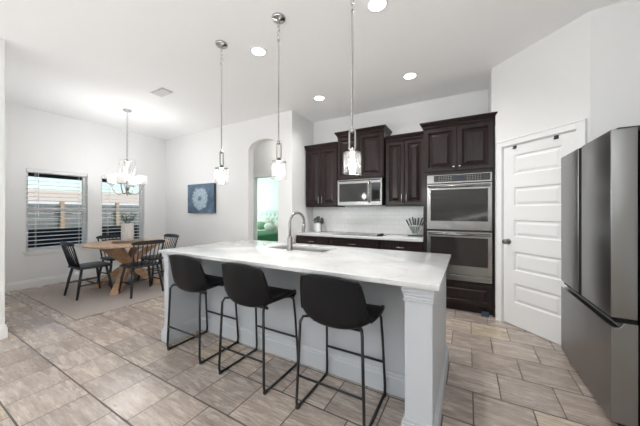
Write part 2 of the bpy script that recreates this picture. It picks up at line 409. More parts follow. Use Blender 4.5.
# living room wall behind the camera with three windows and the pantry back
b = MB(); xs = [-6.45, -5.75, -4.05, -3.45, -1.75, 1.62]
for i in range(0, 6, 2): b.box(xs[i], xs[i + 1], -5.2, -5.0, 0, H)
for i in (1, 3): b.box(xs[i], xs[i + 1], -5.2, -5.0, 0, 0.5).box(xs[i], xs[i + 1], -5.2, -5.0, 2.6, H)
struct(b.build('wall_front', 'wall_paint'))
for k, i in enumerate((1, 3)):
    b = MB(); x0, x1 = xs[i], xs[i + 1]
    for q in (x0, (x0 + x1) / 2 - 0.025, x1 - 0.05): b.box(q, q + 0.05, -5.12, -5.06, 0.5, 2.6)
    for q in (0.5, 1.5, 2.55): b.box(x0, x1, -5.12, -5.06, q, q + 0.05)
    w_ = struct(b.build('window_%d' % (k + 3), 'trim_paint'))
    MB().box(x0, x1, -5.10, -5.09, 0.5, 2.6).build('window_glass', 'window_glass', w_)
struct(MB().box(0.42, 1.8, 4.45, 4.6, 0, H).build('wall_pantry_back', 'wall_paint'))
# hall and bedroom
struct(MB().prism([(-6.45, 0), (-4.66, 0), (-4.66, 2.13), (-3.72, 2.13), (-3.72, 0), (-2.66, 0), (-2.66, H), (-6.45, H)], 'y', 4.90, 5.02).build('wall_hall', 'wall_paint'))
struct(MB().box(-5.3, -5.18, 3.86, 4.90, 0, H).build('wall_hall_left', 'wall_paint'))
struct(MB().box(-2.80, -2.66, 4.6, 4.9, 0, H).build('wall_hall_right', 'wall_paint'))
b = MB()
for x0, x1 in ((-4.745, -4.66), (-3.72, -3.635)): b.box(x0, x1, 4.882, 4.90, 0, 2.215)
b.box(-4.66, -3.72, 4.882, 4.90, 2.13, 2.215)
struct(b.build('trim_1', 'trim_paint', bevel=0.004))
struct(MB().box(-7.75, -3.2, 5.05, 7.65, -0.12, 0.0).build('floor_bedroom', 'carpet'))
struct(MB().box(-7.75, -3.2, 5.05, 7.65, H, H + 0.12).build('ceiling_bedroom', 'ceiling_paint'))
struct(MB().box(-7.75, -3.2, 7.5, 7.65, 0, H).build('wall_bedroom_back', 'daylight_tint_paint'))
struct(MB().box(-7.75, -7.6, 5.02, 7.5, 0, H).build('wall_bedroom_left', 'daylight_tint_paint'))
struct(MB().box(-3.35, -3.2, 5.02, 7.5, 0, H).build('wall_bedroom_right', 'daylight_tint_paint'))
struct(MB().box(-7.6, -6.45, 4.90, 5.02, 0, H).build('wall_bedroom_front', 'daylight_tint_paint'))

# baseboards
def base_prof(h=0.14, t=0.016): return [(0, 0), (t, 0), (t, h - 0.035), (t * 0.6, h - 0.025), (t * 0.6, h - 0.008), (t * 0.25, h), (0, h)]
def baseboard(name, p0, p1, h=0.14, t=0.016):
    """wall line from p0 to p1, room on the left-hand side"""
    p0, p1 = Vector((*p0, 0)), Vector((*p1, 0)); d = (p1 - p0).normalized(); nn = Vector((-d.y, d.x, 0)); pr = base_prof(h, t); n_ = len(pr)
    b = MB(); vs = [p + nn * a + Vector((0, 0, z)) for p in (p0, p1) for a, z in pr]
    b.add(vs, [tuple(range(n_)), tuple(range(2 * n_ - 1, n_ - 1, -1))] + [(i, (i + 1) % n_, (i + 1) % n_ + n_, i + n_) for i in range(n_)])
    return b
struct(baseboard('b', (LX, 3.72), (LX, 0.748)).build('baseboard_left', 'trim_paint'))
struct(baseboard('b', (AX0, 3.72), (LX, 3.72)).build('baseboard_arch', 'trim_paint'))
struct(baseboard('b', (-2.66, 3.72), (AX1, 3.72)).build('baseboard_corner', 'trim_paint'))
struct(baseboard('b', (-4.125, 0.748), (-4.125, 0.60)).build('baseboard_partition', 'trim_paint'))
struct(baseboard('b', (LX, 0.748), (-4.109, 0.748)).build('baseboard_dining', 'trim_paint'))
struct(baseboard('b', (1.62, 3.158), (0.94, 3.158)).build('baseboard_fridge', 'trim_paint'))

# windows in the left wall, their sills and blinds
for k, (y0, y1) in enumerate(WIN):
    b = MB(); x0, x1 = -6.60, -6.545; f = 0.045
    b.box(x0, x1, y0, y0 + f, WZ0, WZ1).box(x0, x1, y1 - f, y1, WZ0, WZ1).box(x0, x1, y0, y1, WZ0, WZ0 + f).box(x0, x1, y0, y1, WZ1 - f, WZ1)
    b.box(x0 + 0.01, x1 + 0.005, y0, y1, 1.305, 1.36)
    o = struct(b.build('window_%d' % (k + 1), 'trim_paint', bevel=0.004))
    g = MB().box(-6.58, -6.572, y0 + f, y1 - f, WZ0 + f, WZ1 - f).build('window_glass', 'window_glass', o)
    b = MB().box(-6.545, -6.425, y0 - 0.03, y1 + 0.03, WZ0 - 0.025, WZ0)
    b.box(-6.45, -6.438, y0 - 0.02, y1 + 0.02, WZ0 - 0.07, WZ0 - 0.025)
    b.build('window_sill', 'trim_paint', o, bevel=0.004)
    lab = ['white slatted blind half open in the window behind the left dining chair', 'white slatted blind in the window behind the chandelier and vase'][k]
    t = thing('window_blind', (-6.49, (y0 + y1) / 2, WZ0), lab, 'blind', 'window blinds')
    L = Vector((-6.49, (y0 + y1) / 2, WZ0)); hw = (y1 - y0) / 2 - 0.008; HH = WZ1 - WZ0
    MB().box(-0.03, 0.035, -hw, hw, HH - 0.055, HH - 0.002).build('headrail', 'blind', t, bevel=0.004)
    s_ = MB(); n_ = 20
    for i in range(n_):
        z = 0.035 + i * (HH - 0.10) / (n_ - 1); tl = R(10); dx, dz = 0.024 * math.cos(tl), 0.024 * math.sin(tl)
        s_.add([(-dx, -hw, z + dz), (dx, -hw, z - dz), (dx, hw, z - dz), (-dx, hw, z + dz), (-dx, -hw, z + dz + 0.003), (dx, -hw, z - dz + 0.003), (dx, hw, z - dz + 0.003), (-dx, hw, z + dz + 0.003)],
               [(3, 2, 1, 0), (4, 5, 6, 7), (0, 1, 5, 4), (1, 2, 6, 5), (2, 3, 7, 6), (3, 0, 4, 7)])
    s_.build('slats', 'blind', t)
    MB().box(-0.026, 0.026, -hw, hw, 0.002, 0.02).build('bottom_rail', 'blind', t, bevel=0.003)
    for q in (-hw * 0.72, hw * 0.72):
        c_ = MB()
        for e in (-0.026, 0.026): c_.tube([(e, q, 0.01), (e, q, HH - 0.03)], 0.0018, 5)
        c_.build('ladder_cord', 'blind', t)
    MB().tube([(0.04, -hw * 0.66, HH - 0.05), (0.042, -hw * 0.66, 0.55)], 0.004, 6).build('tilt_wand', 'blind', t)

# pantry door with casing, in the diagonal frame
def dloc(o): o.location = (*DG, 0); o.rotation_euler = (0, 0, R(-45)); return o
b = MB()
b.box(0.078, 0.148, -0.018, 0.0, 0, 2.115).box(0.872, 0.942, -0.018, 0.0, 0, 2.115).box(0.148, 0.872, -0.018, 0, 2.045, 2.115)
b.box(0.078, 0.090, -0.026, -0.018, 0, 2.115).box(0.930, 0.942, -0.026, -0.018, 0, 2.115).box(0.090, 0.930, -0.026, -0.018, 2.103, 2.115)
b.box(0.1485, 0.156, 0.0, 0.11, 0, 2.045).box(0.864, 0.8715, 0.0, 0.11, 0, 2.045).box(0.156, 0.864, 0, 0.11, 2.037, 2.0445)
dloc(struct(b.build('trim_2', 'trim_paint', bevel=0.003)))
PZ = [(0.27, 0.485), (0.63, 0.845), (1.01, 1.20), (1.355, 1.565), (1.71, 1.93)]
x0, x1, s0, s1 = 0.158, 0.862, 0.277, 0.745
b = MB(); b.box(x0, s0, 0.006, 0.04, 0.012, 2.034).box(s1, x1, 0.006, 0.04, 0.012, 2.034)
zz = [0.012] + [q for p in PZ for q in p] + [2.034]
for i in range(0, len(zz), 2): b.box(s0, s1, 0.006, 0.04, zz[i], zz[i + 1])
for p, q in PZ: b.rings(s0, s1, p, q, [(0, 0.004), (0.0, 0.0335), (0.012, 0.022), (0.024, 0.022), (0.045, 0.031), (0.05, 0.031)], 0.04)
door = dloc(struct(b.build('door_1', 'door_paint')))
b = MB(); b.add([], [])
def disc_y(b, c, prof, n=18):
    """turned around an axis along -y"""
    vs = []; fs = []
    for r_, d in prof:
        for k in range(n):
            a = 2 * PI * k / n; vs.append((c[0] + r_ * math.cos(a), c[1] - d, c[2] + r_ * math.sin(a)))
    for i in range(len(prof) - 1):
        for k in range(n): fs.append((i * n + k, i * n + (k + 1) % n, (i + 1) * n + (k + 1) % n, (i + 1) * n + k))
    fs += [tuple(range(n)), tuple((len(prof) - 1) * n + k for k in range(n))]
    return b.add(vs, fs)
kn = MB(); disc_y(kn, (0.215, 0.006, 0.95), [(0.032, 0), (0.032, 0.006), (0.012, 0.012), (0.012, 0.035), (0.024, 0.042), (0.029, 0.055), (0.024, 0.068), (0.010, 0.073)])
auto(kn.build('door_handle', 'faucet_nickel', door))
for q, lab in ((0.29, 'small black hook over the pantry door top, nearer the oven tower'), (0.70, 'small black hook over the pantry door top, nearer the refrigerator')):
    hk = MB().box(-0.02, 0.02, -0.003, 0.0, -0.035, 0.0).box(-0.02, 0.02, -0.003, 0.036, 0.0, 0.0015).box(-0.014, 0.014, -0.022, -0.003, -0.035, -0.029)
    o = tag(hk.build('door_hook', 'black_metal'), lab, 'hook', 'hooks over the pantry door')
    o.rotation_euler = (0, 0, R(-45)); c45 = math.cos(R(45)); lx, ly = q, 0.005
    o.location = (DG[0] + lx * c45 + ly * c45, DG[1] - lx * c45 + ly * c45, 2.0345)

# ------------------------------------------------------------------ kitchen back wall
struct(MB().box(-2.659, -0.54, 4.438, 4.45, 0.91, 1.40).build('wall_backsplash', 'subway'))
PD = [(0, 0.0), (0, 0.018), (0.005, 0.022), (0.046, 0.022), (0.050, 0.025), (0.056, 0.025), (0.064, 0.010), (0.074, 0.006), (0.112, 0.022), (0.116, 0.022)]
def crown(b, x0, x1, yf, yb, z0, left=True, right=True):
    """crown moulding on top of a cabinet box: stepped, flared rings"""
    pr = [(0.0, 0), (0.006, 0.0), (0.006, 0.018), (0.012, 0.022), (0.030, 0.048), (0.040, 0.058), (0.040, 0.074), (0.0, 0.074)]
    vs = []
    for e, z in pr:
        l = e if left else 0; r_ = e if right else 0
        vs += [(x0 - l, yb, z0 + z), (x0 - l, yf - e, z0 + z), (x1 + r_, yf - e, z0 + z), (x1 + r_, yb, z0 + z)]
    fs = [(0, 1, 2, 3), tuple(len(vs) - 1 - i for i in range(4))]
    for i in range(len(pr) - 1):
        for k in range(4): fs.append((i * 4 + k, i * 4 + (k + 1) % 4, i * 4 + 4 + (k + 1) % 4, i * 4 + 4 + k))
    return b.add(vs, fs)
def pull(b, x, y, z0, z1):
    b.tube([(x, y, z0), (x, y - 0.028, z0 + 0.006), (x, y - 0.030, z0 + 0.02), (x, y - 0.030, z1 - 0.02), (x, y - 0.028, z1 - 0.006), (x, y, z1)], 0.0055, 8)
def upper(label, x0, x1, yf, z0, z1, knob='pull', crown_l=True, crown_r=True):
    L = ((x0 + x1) / 2, (yf + BY) / 2, z0); t = thing('wall_cabinet', L, label, 'cabinet', 'dark kitchen wall cabinets')
    b = MB(L).box(x0, x1, yf, BY - 0.001, z0, z1); b.build('body', 'espresso', t, bevel=0.002)
    auto(crown(MB(L), x0, x1, yf - 0.02, BY - 0.002, z1 - 0.01, crown_l, crown_r).build('crown_moulding', 'espresso', t), 25)
    mid = (x0 + x1) / 2
    for a, c, sgn in ((x0 + 0.008, mid - 0.003, 1), (mid + 0.003, x1 - 0.008, -1)):
        d = MB(L).rings(a, c, z0 + 0.02, z1 - 0.03, PD, yf).build('door', 'espresso', t)
        h = MB(L)
        hx = c - 0.032 if sgn > 0 else a + 0.032
        if knob == 'pull': pull(h, hx, yf - 0.021, z0 + 0.06, z0 + 0.19)
        else: disc_y(h, (hx, yf - 0.021, z0 + 0.055), [(0.006, 0), (0.006, 0.014), (0.014, 0.018), (0.015, 0.026), (0.008, 0.031)])
        h.build('handle', 'nickel', d, smooth=True)
    return t
upper('dark double-door wall cabinet left of the microwave, above the white vase', -2.632, -1.975, 4.13, 1.372, 2.435, 'pull', False, False)
upper('raised dark wall cabinet directly above the microwave', -1.955, -1.150, 4.08, 1.826, 2.575, 'knob')
upper('dark double-door wall cabinet between microwave and oven tower', -1.138, -0.552, 4.13, 1.372, 2.405, 'pull', False, False)

# microwave
L = (-1.555, 4.25, 1.39); t = thing('microwave', L, 'stainless over-the-range microwave with black window, under the raised cabinet', 'microwave')
x0, x1, yf = -1.940, -1.172, 4.045
MB(L).box(x0, x1, yf + 0.03, BY - 0.014, 1.392, 1.822).build('body', 'black_plastic', t)
MB(L).box(x0, x1, yf, yf + 0.03, 1.392, 1.822).build('front_frame', 'stainless', t, bevel=0.004)
MB(L).box(x0 + 0.035, x1 - 0.235, yf - 0.004, yf, 1.455, 1.755).build('window', 'oven_glass', t, bevel=0.002)
MB(L).box(x1 - 0.175, x1 - 0.025, yf - 0.004, yf, 1.455, 1.755).build('control_panel', 'black_glass', t, bevel=0.002)
h = MB(L).tube([(x1 - 0.205, yf, 1.44), (x1 - 0.205, yf - 0.038, 1.45), (x1 - 0.205, yf - 0.038, 1.765), (x1 - 0.205, yf, 1.775)], 0.011, 10); h.build('handle', 'stainless', t, smooth=True)
MB(L).box(x0 + 0.02, x1 - 0.02, yf - 0.002, yf, 1.795, 1.81).build('vent_grille', 'dark_gap', t)
b = MB(L)
for i in range(4):
    for j in range(3): b.box(x1 - 0.155 + j * 0.042, x1 - 0.127 + j * 0.042, yf - 0.0055, yf - 0.004, 1.49 + i * 0.04, 1.51 + i * 0.04)
b.box(x1 - 0.16, x1 - 0.04, yf - 0.0048, yf - 0.004, 1.485, 1.635)
b.build('keypad', 'dark_gap', t)

# tall oven tower
x0, x1, yf, yb = -0.535, 0.284, 3.84, BY - 0.001
L = (-0.125, 4.15, 0); t = thing('oven_cabinet', L, 'tall dark oven tower cabinet with double doors above and drawer below', 'cabinet')
b = MB(L).box(x0, -0.49, yf, yb, 0, 2.43).box(0.262, x1, yf, yb, 0, 2.43).box(-0.49, 0.262, yf, yb, 1.785, 2.43).box(-0.49, 0.262, yf, yb, 0.10, 0.395).box(-0.49, 0.262, yf + 0.06, yb, 0, 0.10).box(-0.49, 0.262, 4.40, yb, 0.395, 1.785)
b.build('body', 'espresso', t)
auto(crown(MB(L), x0, x1 + 0.001, yf - 0.02, yb, 2.42, True, True).build('crown_moulding', 'espresso', t), 25)
mid = (x0 + x1) / 2
for a, c, s in ((x0 + 0.012, mid - 0.004, 1), (mid + 0.004, x1 - 0.012, -1)):
    d = MB(L).rings(a, c, 1.825, 2.405, PD, yf).build('door', 'espresso', t)
    h = MB(L); disc_y(h, ((c - 0.03) if s > 0 else (a + 0.03), yf - 0.021, 1.875), [(0.006, 0), (0.006, 0.014), (0.014, 0.018), (0.015, 0.026), (0.008, 0.031)]); h.build('handle', 'nickel', d, smooth=True)
MB(L).rings(x0 + 0.03, x1 - 0.03, 0.125, 0.365, [(0, 0), (0, 0.019), (0.004, 0.021), (0.035, 0.021), (0.042, 0.013), (0.055, 0.012), (0.072, 0.020)], yf).build('drawer', 'espresso', t)
# double oven
L = (-0.115, 4.1, 0.40); t = thing('double_oven', L, 'stainless double wall oven built into the dark tower', 'oven')
a, c = -0.484, 0.258
MB(L).box(a + 0.01, c - 0.01, yf + 0.005, 4.38, 0.40, 1.78).build('body', 'black_plastic', t)
MB(L).box(a, c, yf - 0.022, yf + 0.005, 1.665, 1.780).build('control_panel', 'stainless', t, bevel=0.003)
cp = MB(L).box(a + 0.085, c - 0.02, yf - 0.0245, yf - 0.022, 1.685, 1.77).build('control_glass', 'black_glass', t)
MB(L).box(-0.165, -0.06, yf - 0.026, yf - 0.0245, 1.70, 1.755).build('display', mat('display', (0.01, 0.015, 0.03), 0.2), cp)
b = MB(L); b2 = MB(L)
for i in range(6):
    for j in range(3):
        xq = (-0.34 + i * 0.028) if i < 6 else 0
        b.box(xq, xq + 0.012, yf - 0.0255, yf - 0.0245, 1.702 + j * 0.022, 1.708 + j * 0.022)
        b2.box(xq + 0.33, xq + 0.342, yf - 0.0255, yf - 0.0245, 1.702 + j * 0.022, 1.708 + j * 0.022)
b.build('keypad', mat('button_grey', (0.25, 0.25, 0.25), 0.5), cp); b2.build('keypad', bpy.data.materials['button_grey'], cp)
for z0, z1 in ((1.055, 1.655), (0.485, 1.035)):
    d = MB(L).box(a, c, yf - 0.035, yf + 0.005, z0, z1).build('oven_door', 'stainless', t, bevel=0.004)
    MB(L).box(a + 0.045, c - 0.045, yf - 0.0385, yf - 0.035, z0 + 0.115, z1 - 0.075).build('window', 'oven_glass', d, bevel=0.002)
    h = MB(L); zq = z1 - 0.035
    h.tube([(a + 0.02, yf - 0.075, zq), (c - 0.02, yf - 0.075, zq)], 0.014, 10)
    for q in (a + 0.045, c - 0.045): h.tube([(q, yf - 0.03, zq), (q, yf - 0.075, zq)], 0.010, 8)
    h.build('handle', 'stainless', d, smooth=True)
MB(L).box(a, c, yf - 0.02, yf + 0.005, 0.405, 0.478).build('bottom_trim', 'stainless', t, bevel=0.003)
tag(MB((0.19, 3.80, 0)).box(0.145, 0.225, 3.80, 3.812, 0.0, 0.06).build('corner_guard', 'blue_tape'), 'small dark blue block on floor at the foot of oven tower', 'block')

# base cabinets along the back wall
def base_cab(label, x0, x1, doors=2, drawers=1):
    yf = 3.845; L = ((x0 + x1) / 2, 4.15, 0); t = thing('base_cabinet', L, label, 'cabinet', 'dark base cabinets')
    MB(L).box(x0, x1, yf, 4.437, 0.10, 0.874).box(x0, x1, yf + 0.07, 4.437, 0, 0.10).build('body', 'espresso', t)
    wd = (x1 - x0) / drawers
    for i in range(drawers):
        d = MB(L).rings(x0 + i * wd + 0.006, x0 + (i + 1) * wd - 0.006, 0.70, 0.855, [(0, 0), (0, 0.019), (0.004, 0.021), (0.03, 0.021), (0.036, 0.014), (0.045, 0.013)], yf).build('drawer', 'espresso', t)
        h = MB(L); cx = x0 + (i + 0.5) * wd
        h.tube([(cx - 0.06, yf - 0.021, 0.78), (cx - 0.055, yf - 0.05, 0.78), (cx + 0.055, yf - 0.05, 0.78), (cx + 0.06, yf - 0.021, 0.78)], 0.0055, 8); h.build('handle', 'nickel', d, smooth=True)
    wd = (x1 - x0) / doors
    for i in range(doors):
        d = MB(L).rings(x0 + i * wd + 0.006, x0 + (i + 1) * wd - 0.006, 0.12, 0.685, PD, yf).build('door', 'espresso', t)
        h = MB(L); pull(h, x0 + i * wd + (wd - 0.04 if i % 2 == 0 else 0.04), yf - 0.021, 0.52, 0.65); h.build('handle', 'nickel', d, smooth=True)
base_cab('dark base cabinet at the left end of the back counter, under the vase', -2.655, -2.00)
base_cab('dark base cabinet under the cooktop', -1.996, -1.15)
base_cab('dark base cabinet between cooktop and oven tower, under the knife rack', -1.146, -0.539)
tag(MB((-1.6, 4.1, 0.875)).box(-2.658, -0.537, 3.80, 4.437, 0.875, 0.915).build('countertop', 'quartz', bevel=0.004, seg=3), 'white quartz countertop along the tiled back wall', 'countertop')
# cooktop
L = (-1.56, 4.08, 0.915); t = thing('cooktop', L, 'flat black glass cooktop set in the white back counter under the microwave', 'cooktop')
MB(L).box(-1.95, -1.13, 3.87, 4.33, 0.9155, 0.922).build('glass_top', 'black_glass', t, bevel=0.003)
MB(L).box(-1.955, -1.125, 3.865, 4.335, 0.9152, 0.918).build('trim', 'stainless', t)
for cx, cy, r_ in ((-1.78, 4.0, 0.09), (-1.78, 4.22, 0.07), (-1.45, 4.0, 0.08), (-1.45, 4.22, 0.10)):
    vs = MB(L); vs.lathe([(r_, 0.9221), (r_, 0.9226), (r_ - 0.006, 0.9226), (r_ - 0.006, 0.9221)], (cx, cy, 0), 32, False); vs.build('burner_ring', 'dark_gap', t)
for i in range(4):
    MB(L).lathe([(0.019, 0.9222), (0.018, 0.935), (0.014, 0.944), (0.004, 0.945)], (-1.19, 3.91 + i * 0.075, 0), 14).build('control_knob', 'black_plastic', t, smooth=True)
# vase with dusty bouquet
L = (-2.43, 4.24, 0.9155); t = thing('flower_vase', L, 'white cylinder vase of dusky grey flowers on the back counter', 'vase')
MB(L).lathe([(0.0, 0.9155), (0.052, 0.9155), (0.056, 0.93), (0.056, 1.07), (0.052, 1.08), (0.046, 1.08), (0.046, 1.0), (0.0, 1.0)], (L[0], L[1], 0), 24, False).build('vase', 'ceramic', t, smooth=True)
random.seed(2); b = MB(L); st = MB(L)
for i in range(26):
    a = random.uniform(0, 2 * PI); r_ = random.uniform(0.01, 0.10); z = 1.13 + random.uniform(-0.03, 0.075) - r_ * 0.3
    p = (L[0] + r_ * math.cos(a), L[1] + r_ * math.sin(a) * 0.8, z); b.ball(p, random.uniform(0.018, 0.03), None, random.uniform(0.014, 0.024), 8, 5); st.tube([(L[0] + 0.3 * r_ * math.cos(a), L[1] + 0.3 * r_ * math.sin(a), 1.01), p], 0.002, 5)
b.build('flowers', 'grey_leaf', t); st.build('stems', 'stem', t)
# knife rack: fan of knives
KX, KY = -0.70, 4.22
L = (KX, KY, 0.9155); t = thing('knife_rack', L, 'clear fan-shaped knife holder on black base beside the oven tower', 'knife rack')
MB(L).box(KX - 0.11, KX + 0.10, KY - 0.06, KY + 0.06, 0.9155, 0.928).build('base', 'black_plastic', t, bevel=0.004)
MB(L).prism([(KX - 0.045, 0.928), (KX + 0.045, 0.928), (KX + 0.095, 1.06), (KX - 0.095, 1.06)], 'y', KY - 0.045, KY - 0.030).prism([(KX - 0.045, 0.928), (KX + 0.045, 0.928), (KX + 0.095, 1.06), (KX - 0.095, 1.06)], 'y', KY + 0.030, KY + 0.045).build('holder', 'window_glass', t)
names = ['first', 'second', 'third', 'fourth', 'fifth', 'sixth', 'seventh']
for i in range(7):
    an = R(-26 + i * 52 / 6); dx, dz = math.sin(an), math.cos(an); yk = KY + (i % 3) * 0.026 - 0.026
    base = Vector((KX + dx * 0.06, yk, 0.945)); T = lambda d, o=0.0: Vector((base.x + dx * d + dz * o, yk, base.z + dz * d - dx * o))
    k = thing('kitchen_knife', (base.x, yk, base.z), 'black-handled kitchen knife, %s from the left in the fan-shaped holder' % names[i], 'knife', 'knives in the holder')
    bl = MB(base); q = [T(0, 0), T(0.02, 0.014), T(0.14, 0.016), T(0.14, -0.014), T(0.01, -0.012)]
    bl.add([p + Vector((0, e, 0)) for e in (-0.0012, 0.0012) for p in q], [(0, 1, 2, 3, 4), (9, 8, 7, 6, 5)] + [(j, j + 5, (j + 1) % 5 + 5, (j + 1) % 5) for j in range(5)])
    bl.build('blade', 'stainless', k)
    hb = MB(base); hb.bar(T(0.14), T(0.245 + 0.01 * (i % 3)), 0.018, 0.026, (0, 1, 0)); hb.build('handle', 'black_plastic', k, bevel=0.005)

# ------------------------------------------------------------------ refrigerator
FX0, FX1, Y0, Y1 = 0.735, 1.56, 2.195, 3.146
L = (1.15, 2.67, 0); t = thing('refrigerator', L, 'large dark stainless French-door refrigerator at the right', 'refrigerator')
MB(L).box(FX0 + 0.125, FX1, Y0 + 0.01, Y1 - 0.012, 0.03, 1.765).build('body', 'dark_gap', t, bevel=0.004)
MB(L).box(FX0 + 0.06, FX0 + 0.125, Y0 + 0.03, Y1 - 0.03, 0.0, 0.06).build('base_grille', 'black_plastic', t)
ym = 2.655; th = 0.112; ym = 2.668
b = MB(L).box(FX0, FX0 + th, Y0, ym - 0.012, 0.672, 1.782); d1 = b.build('door', 'fridge_steel', t, bevel=0.006, seg=3)
b = MB(L).box(FX0, FX0 + th, ym + 0.062, Y1, 0.672, 1.782); d2 = b.build('door', 'fridge_steel', t, bevel=0.006, seg=3)
MB(L).box(FX0 + 0.006, FX0 + th, ym - 0.011, ym + 0.0615, 0.675, 1.778).build('handle_recess', 'dark_gap', d2)
# freezer drawer with scooped grip along its top edge
b = MB(L); pr = [(FX0, 0.055), (FX0 + th, 0.055), (FX0 + th, 0.645), (FX0 + 0.055, 0.645), (FX0 + 0.040, 0.618), (FX0 + 0.012, 0.612), (FX0, 0.622)]
b.add([(p[0], yy, p[1]) for yy in (Y0, Y1) for p in pr], [tuple(range(7)), tuple(range(13, 6, -1))] + [(i, i + 7, (i + 1) % 7 + 7, (i + 1) % 7) for i in range(7)])
d3 = b.build('freezer_drawer', 'fridge_steel', t, bevel=0.003)
MB(L).box(FX0 + 0.02, FX0 + th, Y0 + 0.004, Y1 - 0.004, 0.6455, 0.671).build('handle_recess', 'dark_gap', d3)
for yy in (Y0 + 0.02, Y1 - 0.09):
    MB(L).box(FX0 + 0.035, FX0 + 0.17, yy, yy + 0.07, 1.765, 1.795).build('hinge_cover', 'black_plastic', t, bevel=0.008, seg=3)

# ------------------------------------------------------------------ island
IX0, IX1, IY0, IY1 = -2.665, -0.128, 1.472, 2.60
L = (-1.4, 2.1, 0); t = thing('kitchen_island', L, 'white panelled kitchen island base with square corner columns', 'kitchen island')
KYW = 1.885
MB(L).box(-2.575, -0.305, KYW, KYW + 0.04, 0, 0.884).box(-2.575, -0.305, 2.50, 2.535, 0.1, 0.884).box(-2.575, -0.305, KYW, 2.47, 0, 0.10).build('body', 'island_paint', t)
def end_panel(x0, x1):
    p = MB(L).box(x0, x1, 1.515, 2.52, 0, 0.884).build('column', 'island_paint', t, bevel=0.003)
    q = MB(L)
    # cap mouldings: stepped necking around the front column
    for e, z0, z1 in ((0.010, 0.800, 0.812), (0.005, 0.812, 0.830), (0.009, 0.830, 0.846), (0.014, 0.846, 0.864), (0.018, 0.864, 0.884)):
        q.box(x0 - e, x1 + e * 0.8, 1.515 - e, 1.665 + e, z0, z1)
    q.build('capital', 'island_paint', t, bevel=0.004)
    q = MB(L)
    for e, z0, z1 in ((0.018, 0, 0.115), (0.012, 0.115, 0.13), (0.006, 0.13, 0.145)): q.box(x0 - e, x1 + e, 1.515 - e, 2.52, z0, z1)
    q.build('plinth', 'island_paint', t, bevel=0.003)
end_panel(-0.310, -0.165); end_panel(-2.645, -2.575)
p_ = baseboard('b', (-0.30, KYW), (-2.575, KYW), 0.15, 0.018); p_.o = Vector(L); p_.build('baseboard', 'island_paint', t)
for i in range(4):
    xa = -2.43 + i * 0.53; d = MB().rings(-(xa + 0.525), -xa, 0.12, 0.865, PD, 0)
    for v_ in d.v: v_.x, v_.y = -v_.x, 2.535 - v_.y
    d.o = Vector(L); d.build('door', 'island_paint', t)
# countertop with sink cut-out
SX0, SX1, SY0, SY1 = -1.86, -1.17, 2.13, 2.46
vs = []; z0, z1 = 0.885, 0.915
out = [(IX0, IY0), (IX1, IY0), (IX1, IY1), (IX0, IY1)]; inn = [(SX0, SY0), (SX1, SY0), (SX1, SY1), (SX0, SY1)]
b = MB((-1.4, 2.0, 0.885)); vs = [(*p, z) for z in (z0, z1) for p in out + inn]
fs = []
for k in range(4):
    j = (k + 1) % 4
    fs += [(k, k + 4, j + 4, j), (8 + k, 8 + j, 12 + j, 12 + k), (k, j, 8 + j, 8 + k), (4 + k, 12 + k, 12 + j, 4 + j)]
b.add(vs, fs); tag(b.build('island_countertop', 'quartz', bevel=0.004, seg=3), 'long white quartz countertop with grey veins on the island', 'countertop')
L = (-1.515, 2.295, 0.70); t = thing('sink', L, 'undermount steel sink set in the island countertop', 'sink')
b = MB(L); e = 0.004; wl = 0.003
b.box(SX0 - e - wl, SX0 - e, SY0 - e, SY1 + e, 0.70, 0.884).box(SX1 + e, SX1 + e + wl, SY0 - e, SY1 + e, 0.70, 0.884).box(SX0 - e, SX1 + e, SY0 - e - wl, SY0 - e, 0.70, 0.884).box(SX0 - e, SX1 + e, SY1 + e, SY1 + e + wl, 0.70, 0.884).box(SX0 - e, SX1 + e, SY0 - e, SY1 + e, 0.697, 0.70)
b.build('basin', 'sink_steel', t); MB(L).lathe([(0.04, 0.7), (0.04, 0.704), (0.03, 0.704), (0.028, 0.701)], (-1.515, 2.29, 0), 20).build('drain', 'chrome', t)
# faucet
fx, fy = -1.515, 2.085
L = (fx, fy, 0.9155); t = thing('faucet', L, 'brushed nickel gooseneck kitchen faucet beside the island sink', 'faucet')
MB(L).lathe([(0.028, 0.9155), (0.028, 0.925), (0.024, 0.93), (0.024, 1.04), (0.020, 1.05), (0.014, 1.055)], (fx, fy, 0), 20).build('base', 'faucet_nickel', t, smooth=True)
dr = Vector((0.26, 0.965, 0)).normalized(); rr_ = 0.092; pts = [Vector((fx, fy, 1.04)), Vector((fx, fy, 1.12)), Vector((fx, fy, 1.19))]
for i in range(1, 15):
    a = PI - R(192) * i / 14; pts.append(Vector((fx, fy, 1.19)) + dr * (rr_ + rr_ * math.cos(a)) + Vector((0, 0, rr_ * math.sin(a))))
MB(L).tube(pts, 0.0135, 12).build('spout', 'faucet_nickel', t, smooth=True)
e_ = pts[-1]; dd = (pts[-1] - pts[-2]).normalized(); MB(L).tube([e_, e_ + dd * 0.02, e_ + dd * 0.085, e_ + dd * 0.09], [0.015, 0.018, 0.018, 0.014], 12).build('spray_head', 'faucet_nickel', t, smooth=True)
MB(L).tube([(fx + 0.02, fy, 0.985), (fx + 0.05, fy + 0.005, 0.99), (fx + 0.058, fy + 0.005, 1.01), (fx + 0.066, fy + 0.004, 1.09)], [0.013, 0.013, 0.008, 0.006], 10).build('handle', 'faucet_nickel', t, smooth=True)

